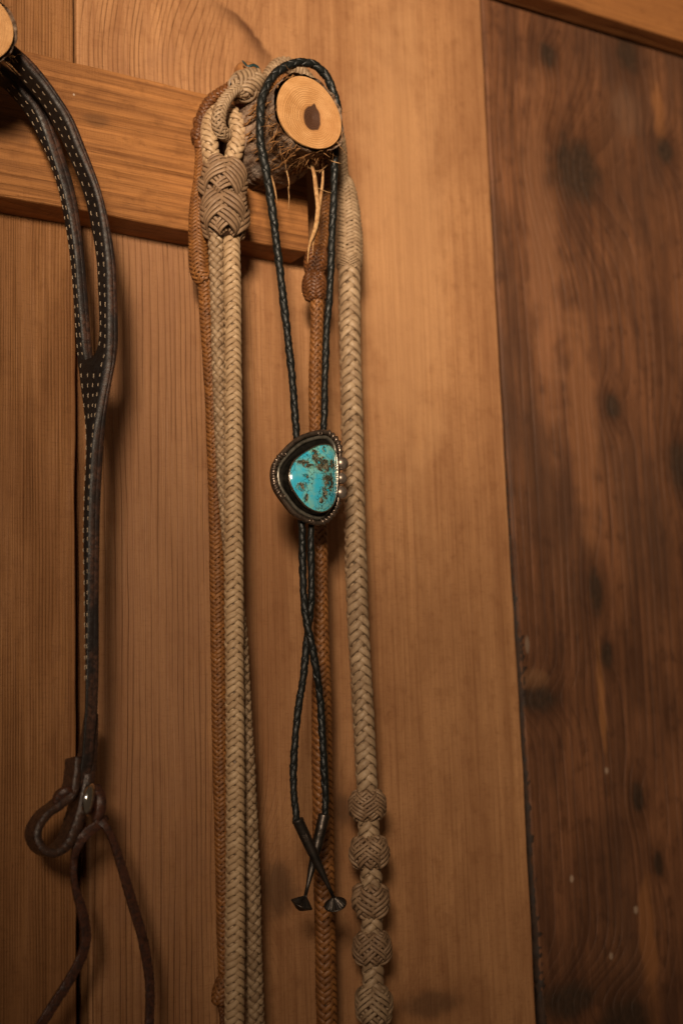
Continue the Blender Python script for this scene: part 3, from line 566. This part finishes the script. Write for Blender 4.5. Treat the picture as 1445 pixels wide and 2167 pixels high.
inner = [(-30, 178, -6, 150, 0, 130, -.060), (0, 183, 22, 166, 38, 157, -.059), (32, 214, 50, 200, 70, 192, -.058), (59, 251, 80, 240, 104, 236, -.057), row(325, 97, 111, 137, -.056), row(399, 122.6, 135, 159, -.055), row(472, 137, 150.6, 172, -.054), row(546, 148, 161, 180.5, -.053), row(620, 154.5, 166.5, 187, -.053), row(692, 158.8, 172.6, 192.7, -.053), row(738, 161.5, 177, 197, -.054), row(772, 164.5, 184, 200, -.056)]
so, fo = strap(outer, 'strap', hs, M_LEA); si, fi = strap(inner, 'strap', hs, M_LEA)
def stitches(fr, s0, s1, a0, a1=None, step=.0062, ln=.0036):
    L, A, Bv, s = fr; res = []
    for c_ in np.arange(s0, s1, step):
        a = a0 if a1 is None else a0 + (a1 - a0) * (c_ - s0) / (s1 - s0)
        f_ = lambda q_, X: np.array([np.interp(q_, s, X[:, k]) for k in range(3)])
        jit = random.uniform(-.0006, .0006); h = ln * random.uniform(.34, .56); a = a + random.uniform(-.02, .02)
        p0 = f_(c_ - h + jit, L + A * a); p1 = f_(c_ + h + jit, L + A * a); nb = -nrm(f_(c_, Bv)); ac = nrm(f_(c_, A)) * .00030
        res.append(np.array([p0 - nb * .0002, (p0 * .75 + p1 * .25) + ac + nb * .0003, (p0 * .25 + p1 * .75) + ac + nb * .0003, p1 - nb * .0002, (p0 * .25 + p1 * .75) - ac + nb * .0003, (p0 * .75 + p1 * .25) - ac + nb * .0003, (p0 + p1) / 2 + nb * .0005]))
    return res
def stitch_mesh(lst):
    V = []; Fq = []
    for v in lst:
        o = len(V); V += v.tolist(); Fq += [[o + k, o + (k + 1) % 6, o + 6] for k in range(6)]
    return mesh(V, Fq)
py2s = lambda rows, s, y: float(np.interp(y, [r[3] for r in rows], np.linspace(0, 1, len(rows))))
def s_at(fr, y):           # arc length where the near corner passes pixel row y
    L, A, Bv, s = fr; c_ = [(RC @ (p - CAM)) for p in (L + A)]; yy = np.array([q_[1] / q_[2] * F + PP[1] for q_ in c_]); return float(np.interp(y, yy, s))
fk = s_at(fo, 752); end = s_at(fo, 1440)
tag(link('stitching', stitch_mesh(stitches(fo, s_at(fo, 115), fk - .006, .26) + stitches(fo, s_at(fo, 118), fk - .004, .74)), M_STI, so), kind='stuff')
sk = s_at(fo, 775); s2 = s_at(fo, 888)
tag(link('stitching', stitch_mesh(stitches(fo, sk, end, .13) + stitches(fo, fk, end, .86)), M_STI, so), kind='stuff')
tag(link('stitching', stitch_mesh(stitches(fo, sk + .006, s2, .40, .38) + stitches(fo, sk + .006, s2, .62, .64)), M_STI, so), kind='stuff')
tag(link('stitching', stitch_mesh(stitches(fi, s_at(fi, 180), s_at(fi, 755), .27) + stitches(fi, s_at(fi, 178), s_at(fi, 760), .78)), M_STI, si), kind='stuff')
# folded end: the strap turns up on itself into a loop
def flatstrap(rows, name, mat, wid, parent=hs, ds=.0015, jit=.0):
    S, s = spline(pxpath(rows), ds=ds); C, r = S[:, :3], S[:, 3]; T, N, B = frames(C, (0, 1, 0))
    pr_ = [(-1, -.85), (-.97, -.95), (-.88, -1), (.88, -1), (.97, -.95), (1, -.85), (1, .85), (.97, .95), (.88, 1), (-.88, 1), (-.97, .95), (-1, .85)]
    jr = 1 + jit * rng.normal(size=(len(C), 12))
    V = np.stack([C + B * (r * a * jr[:, k])[:, None] + N * (wid / 2 * b) for k, (a, b) in enumerate(pr_)], 1)
    Fq = gridfaces(len(C), 12).tolist() + [list(range(12))[::-1], list(range((len(C) - 1) * 12, len(C) * 12))]
    return link(name, mesh(V, Fq), mat, parent)
flatstrap([(194, 1510, -.047, 8), (191, 1545, -.0465, 15), (187, 1585, -.046, 21), (182, 1625, -.0455, 25), (173, 1680, -.046, 26), (157, 1738, -.048, 24), (136, 1784, -.050, 22), (106, 1804, -.051, 18), (80, 1792, -.051, 17), (71, 1760, -.050, 17), (90, 1726, -.049, 17), (121, 1702, -.048, 18), (145, 1679, -.047, 18), (153, 1645, -.046, 16), (156, 1604, -.045, 15)], 'fold_loop', M_TAB, .017, jit=.045)
nx = nrm(np.array([.85, -.52, -.14])); cb = at(188, 1692, -.056)
link('screw_cap', lathe([(-.002, .009), (.0, .0098), (.0016, .0092), (.0030, .0072), (.0038, .0040), (.0041, .0005)], cb, nx, 28), plain('polished_nickel', (.62, .61, .58), (.5, .49, .46), 300., .18, .00005, 1.), hs)
flatstrap([(118, 1700, -.050, 14), (127, 1683, -.052, 19), (141, 1672, -.054, 15), (150, 1672, -.050, 8)], 'lace_end', M_LACE, .006, jit=.06)
flatstrap([(203, 1668, -.052, 14), (210, 1690, -.056, 21), (209, 1718, -.057, 20), (200, 1735, -.055, 13)], 'lace_wrap', M_LACE, .008, jit=.05)
flatstrap([(226, 1730, -.056, 10), (216, 1738, -.058, 22), (205, 1748, -.058, 20), (185, 1762, -.057, 22), (167, 1785, -.056, 19), (157, 1820, -.054, 14), (158, 1870, -.052, 13), (172, 1920, -.050, 20), (182, 1975, -.048, 21), (175, 2020, -.046, 20), (150, 2070, -.044, 20), (118, 2120, -.042, 20), (80, 2180, -.040, 21)], 'lace', M_LACE, .0026, jit=.05)
flatstrap([(210, 1738, -.058, 14), (224, 1750, -.060, 15), (240, 1780, -.059, 15), (258, 1835, -.057, 18), (280, 1910, -.054, 20), (302, 1985, -.051, 20), (315, 2060, -.048, 19), (318, 2120, -.046, 18), (314, 2200, -.044, 18)], 'lace', M_LACE, .0024, jit=.05)

# ------------------------------------------------------------------ bolo tie
bt = thing('bolo_tie', at(632, 140, -.085), 'black braided leather bolo tie with turquoise and silver slide looped over the branch peg', 'bolo tie')
YB = -.075
cord = [(627, 1738, YB - .004, 14), (626, 1712, YB - .003, 15), (622, 1682, YB - .002, 16), (621, 1630, YB, 16), (628, 1525, YB, 16), (641, 1438, YB + .001, 16), (648.5, 1365, YB + .002, 16), (653, 1322, YB + .002, 16), (659, 1263, YB + .001, 16), (658.5, 1205, YB, 15.5), (658.6, 1118, YB, 15), (666, 1060, YB + .002, 15), (678, 980, YB + .002, 15), (685, 902, YB, 15), (688, 784, YB, 15), (691.5, 692, YB - .001, 15), (698, 616, YB - .002, 15.5), (703, 487, YB - .005, 16), (707, 400, YB - .008, 16), (708.5, 333, YB - .010, 16.5), (714, 270, YB - .011, 17), (713, 222, YB - .012, 17), (701, 182, YB - .013, 18), (688, 158, YB - .013, 18), (665, 138, YB - .013, 18), (636, 132, YB - .013, 19), (607, 140, YB - .013, 19), (583, 156, YB - .013, 19), (566, 179, YB - .013, 19), (554, 211, YB - .013, 18.5), (550.5, 254, YB - .013, 18), (551, 298, YB - .012, 18), (562, 356, YB - .010, 18), (572, 414, YB - .008, 18), (583.5, 501, YB - .006, 17), (594.5, 590, YB - .004, 17), (608, 705, YB - .001, 16), (618, 797, YB, 16), (626, 902, YB, 16), (631, 980, YB + .002, 15), (636, 1060, YB + .002, 15), (639, 1118, YB, 16), (640.6, 1205, YB, 16), (644, 1278, YB - .002, 16), (652, 1330, YB - .004, 16), (660, 1365, YB - .004, 16), (670, 1423, YB - .003, 16), (677.6, 1481.5, YB, 16), (682, 1554, YB, 16), (686, 1627, YB, 16), (689, 1690, YB + .002, 15), (687, 1728, YB + .003, 14)]
braid('cord', pxpath([(a_, b_, c_, d_ * .93) for a_, b_, c_, d_ in cord]), 2, 27, M_BLK, C_BLK, bt, twill=1, phi0=.9, per=9, thick=.10, gap=1.0, amp=.75)
M_SIL = plain('aged_silver', (.27, .205, .16), (.085, .062, .048), 260., .36, .0004, .85); M_OX = plain('oxidised_silver', (.055, .05, .042), (.018, .016, .014), 300., .42, .0003, .85)
M_BEAD = plain('bead_silver', (.46, .38, .32), (.24, .19, .155), 300., .33, .0003, .8)
M_STL = plain('tarnished_tip_metal', (.085, .07, .06), (.03, .026, .023), 180., .46, .0003, .9)
def crop(px, py): return 540 + px / 5.558, 860 + py / 5.558
out_px = [(760, 282), (850, 292), (930, 350), (985, 430), (1008, 540), (1000, 640), (985, 760), (980, 880), (985, 1000), (988, 1100), (968, 1200), (900, 1310), (830, 1370), (740, 1400), (640, 1382), (560, 1348), (470, 1296), (400, 1230), (320, 1125), (252, 1030), (210, 940), (190, 840), (190, 760), (206, 680), (250, 600), (320, 515), (400, 435), (480, 374), (560, 332), (660, 300)]
in_px = [(780, 455), (860, 458), (915, 500), (945, 570), (956, 660), (960, 800), (956, 950), (942, 1060), (910, 1150), (860, 1208), (790, 1238), (700, 1225), (610, 1180), (540, 1110), (480, 1030), (430, 940), (405, 860), (405, 780), (428, 700), (470, 632), (540, 572), (620, 520), (700, 477)]
YP = -.0815; YS = -.0895
OUT = spline([at(*crop(*p), YP) for p in out_px], n=181, closed=True)[0][:-1]; INN = spline([at(*crop(*p), YS) for p in in_px], n=161, closed=True)[0][:-1]
def inset(P, d):        # move a closed XZ outline towards its inside
    T = np.roll(P, -1, 0) - np.roll(P, 1, 0); N = np.stack([T[:, 2], np.zeros(len(P)), -T[:, 0]], 1); N /= np.linalg.norm(N, axis=1, keepdims=True)
    c_ = P.mean(0); sgn = np.sign(((c_ - P) * N).sum()); return P + N * sgn * d
def rings(lst, cap_last=True, cap_first=False):
    n = len(lst[0]); V = np.vstack(lst); Fq = gridfaces(len(lst), n).tolist()
    if cap_last: Fq.append(list(range((len(lst) - 1) * n, len(lst) * n)))
    if cap_first: Fq.append(list(range(n))[::-1])
    return mesh(V, Fq)
def sety(P, y): Q = P.copy(); Q[:, 1] = y; return Q
slide = link('slide', rings([sety(inset(OUT, .0006), YP + .0030), sety(inset(OUT, .0002), YP + .0012), sety(inset(OUT, .0004), YP + .0002), sety(inset(OUT, .002), YP - .0002)], True, True), M_OX, bt)
def wire(P, r_, name, mat, flat=1., ry=None):
    C = P; T, N, B = frames(C, (0, -1, 0), True); th = np.arange(10) / 10 * 2 * math.pi; ry = ry or r_
    V = C[:, None] + (ry * np.cos(th))[None, :, None] * N[:, None] + (r_ * np.sin(th))[None, :, None] * B[:, None]
    n = len(C); Fq = []
    for i in range(n):
        for j in range(10): Fq.append([i * 10 + j, i * 10 + (j + 1) % 10, ((i + 1) % n) * 10 + (j + 1) % 10, ((i + 1) % n) * 10 + j])
    return link(name, mesh(V.reshape(-1, 3), Fq), mat, slide)
wire(sety(inset(OUT, .0013), YP - .0005), .0016, 'border_band', M_SIL, ry=.0019)
wire(sety(inset(OUT, .0046), YP - .0002), .0013, 'inner_ridge', plain('dull_silver', (.24, .22, .18), (.085, .078, .062), 260., .42, .0003, .7), ry=.0017)
# bezel cup
link('bezel', rings([sety(inset(INN, -.0010), YP), sety(inset(INN, -.0008), YP - .002), sety(inset(INN, -.0007), YS + .0012)], False), M_OX, slide)
wire(sety(inset(INN, -.0002), YS + .0002), .00045, 'bezel_rim', plain('bright_rim', (.62, .55, .46), (.40, .34, .28), 500., .28, .0001, 1.), ry=.0011)
# turquoise cabochon
g = NT('turquoise'); o_ = g.obj(); sx = at(662, 1012, YS); x, y, z = g.xyz(o_)
wc = g.noise(o_, 170, 3, .6, True); od = g.vadd(o_, g.scale(g.vadd(wc, (-.5, -.5, -.5)), (.007, .007, .007)))
tq = g.mix(g.map(g.noise(o_, 75, 3), .38, .64), (.045, .47, .68), (.22, .55, .50)); tq = g.mix(g.map(g.noise(o_, 260, 3), .45, .75), tq, (.03, .48, .70))
def gauss(px, py, a, b, rot=0):
    p = at(px, py, YS); dx = g.M('SUBTRACT', x, p[0]); dz = g.M('SUBTRACT', z, p[2]); cr, sr = math.cos(rot), math.sin(rot)
    d1 = g.M('DIVIDE', g.M('ADD', g.M('MULTIPLY', dx, cr), g.M('MULTIPLY', dz, sr)), a); d2 = g.M('DIVIDE', g.M('SUBTRACT', g.M('MULTIPLY', dz, cr), g.M('MULTIPLY', dx, sr)), b)
    return g.M('POWER', 2.718, g.M('MULTIPLY', g.M('ADD', g.M('MULTIPLY', d1, d1), g.M('MULTIPLY', d2, d2)), -1.))
zone = None
for a_ in [(678, 985, .0085, .0060, -.5), (663, 965, .003, .0065, 0), (640, 982, .0065, .0028, -.35), (690, 1020, .0050, .0070, .3), (682, 1045, .0028, .0050, 0), (635, 1030, .0036, .0028, 0), (684, 952, .0016, .0025, 0), (676, 1060, .0018, .0024, 0), (645, 1055, .0016, .0032, 0), (700, 985, .004, .004, 0), (642, 1008, .002, .0014, 0)]:
    e = gauss(*a_); zone = e if zone is None else g.M('MAXIMUM', zone, e)
edgev = g.vor(od, 520., 'DISTANCE_TO_EDGE', 0); cellv = g.vor(od, 520., 'F1', 1)
nz = g.noise(o_, 380, 5, .72)
mask = g.map(g.M('ADD', zone, g.M('MULTIPLY', g.M('SUBTRACT', nz, .5), 2.1)), .46, .60)
cr_, cg_, cb_ = g.xyz(cellv)
matrix = g.mix(cr_, (.13, .13, .09), (.27, .25, .17)); matrix = g.mix(g.map(cg_, .55, .65), matrix, (.075, .075, .05)); matrix = g.mix(g.map(cb_, .80, .84), matrix, (.02, .36, .48))
matrix = g.mix(g.map(edgev, .02, .12, 1., 0.), matrix, (.035, .032, .022))
c = g.mix(mask, tq, matrix)
e2 = g.vor(od, 250., 'DISTANCE_TO_EDGE', 0); vz = g.map(g.M('ADD', g.M('MULTIPLY', zone, .55), g.noise(o_, 95, 2)), .44, .62)
c = g.mix(g.M('MULTIPLY', g.map(e2, .012, .05, 1., 0.), g.M('MULTIPLY', vz, .95)), c, (.012, .012, .010))
halo = g.M('MULTIPLY', g.map(g.M('ADD', zone, g.M('MULTIPLY', g.M('SUBTRACT', nz, .5), .6)), .25, .5), g.M('SUBTRACT', 1., mask))
c = g.mix(g.M('MULTIPLY', halo, .5), c, (.16, .37, .27))
M_TUR = g.out(c, .16, g.bump(mask, .00012, .5), spec=.5, coat=.5)
cen = INN.mean(0); lst = []
for t in [1, .985, .95, .88, .78, .64, .48, .30, .14, .03]:
    P = cen + (INN - cen) * t; lst.append(sety(P, YS + .0004 - .0042 * (1 - t ** 2.6) ** .85))
link('stone', rings(lst), M_TUR, slide)
for bx, by, br_ in [(1018, 670, 84), (1016, 845, 70), (1010, 1012, 82)]:
    p = at(*crop(bx, by), YP - .0016); link('bead', ball(p, psize(br_ / 5.558, p), 20, (1, .8, 1)), M_BEAD, slide)
def near(px, py): p = at(*crop(px, py), YP); return int(np.argmin(((OUT - p) ** 2).sum(1)))
def stamped(a, b, step=.0030, lean=.35):
    i0, i1 = near(*a), near(*b); n = len(OUT); idx = [(i0 + k) % n for k in range(((i1 - i0) % n) + 1)]
    P = inset(OUT, .0013)[idx]; L = np.concatenate([[0], np.cumsum(np.linalg.norm(np.diff(P, axis=0), axis=1))]); cn = OUT.mean(0)
    for k, s_ in enumerate(np.arange(step * .5, L[-1] - step * .3, step)):
        p = np.array([np.interp(s_, L, P[:, c_]) for c_ in range(3)]); q_ = np.array([np.interp(s_ + .0006, L, P[:, c_]) for c_ in range(3)])
        T = nrm(q_ - p); I = nrm(np.cross(T, [0, 1, 0])); I = I if I @ (cn - p) > 0 else -I; d = nrm(I + T * lean)
        tt = np.linspace(-1, 1, 9)[:, None]; C = sety(p + d * tt * .0023, YP - .0010) + np.array([0, -.0011, 0]) * (1 - tt ** 2)
        link('stamped_ridge', tube(np.hstack([C, (.00022 + .00075 * np.sqrt(np.clip(1 - tt ** 2, 0, 1)))]), 8, ds=.0004), M_SIL, slide)
stamped((300, 1010), (318, 560)); stamped((838, 300), (1000, 570)); stamped((985, 1120), (755, 1392))
for ax_, ay_ in [(765, 315), (338, 560), (325, 1055), (662, 1345)]:
    p = at(*crop(ax_, ay_), YP - .0022); th = np.linspace(0, 2 * math.pi, 25)[:-1]
    wire(p + np.stack([np.cos(th), 0 * th, np.sin(th)], 1) * .0013, .0004, 'stamped_circle', M_SIL)
# metal tips
def tip(a, b, ya, yb, end_dir):
    A, B_ = at(*a, ya), at(*b, yb); L = np.linalg.norm(B_ - A); r0 = psize(12.5, A); r1 = psize(3.6, B_)
    prof = [(0, r0 * .80), (0, r0), (.0012, r0 * 1.03), (.002, r0 * .97), (L * .35, r0 * .93), (L * .6, r0 * .70), (L * .85, r1 * 1.25), (L, r1)]
    o = link('tip', lathe(prof, A, B_ - A, 24), M_STL, bt)
    R_ = psize(24, B_); ax = nrm(np.asarray(end_dir, float))
    link('tip_cone', lathe([(-.001, r1 * .9), (0, r1 * 1.1), (.0022, R_ * .55), (.0048, R_ * .97)], B_, ax, 44, .11), M_STL, o, False)
    link('tip_base', lathe([(.0048, R_ * .95), (.0050, R_ * 1.02), (.0055, R_ * 1.02), (.0058, R_ * .93), (.0085, R_ * .35), (.0093, R_ * .05)], B_, ax, 32), M_STL, o)
    # little stamped arrows on the barrel
    axis = nrm(B_ - A); toc = nrm(CAM - A); sd = nrm(np.cross(axis, toc)); up = np.cross(sd, axis)
    for k in range(4):
        p = A + axis * (.0095 + k * .0011)
        for sg in (-1, 1):
            q0 = p + up * r0 * 1.0 + axis * .0009; q1 = p + up * r0 * .96 + sd * sg * .0016
            link('stamp', tube(np.array([[*q0, .00013], [*((q0 + q1) / 2 + up * .0001), .00016], [*q1, .0001]]), 5, ds=.0004), M_SIL, o)
tip((629, 1734), (706, 1899), YB - .004, YB - .009, nrm(at(716, 1916, YB) - at(708, 1898, YB)) + np.array([0, .38, 0]))
tip((686, 1724), (646, 1897), YB + .003, YB + .002, nrm(at(640, 1915, YB) - at(645, 1896, YB)) + np.array([0, .34, 0]))
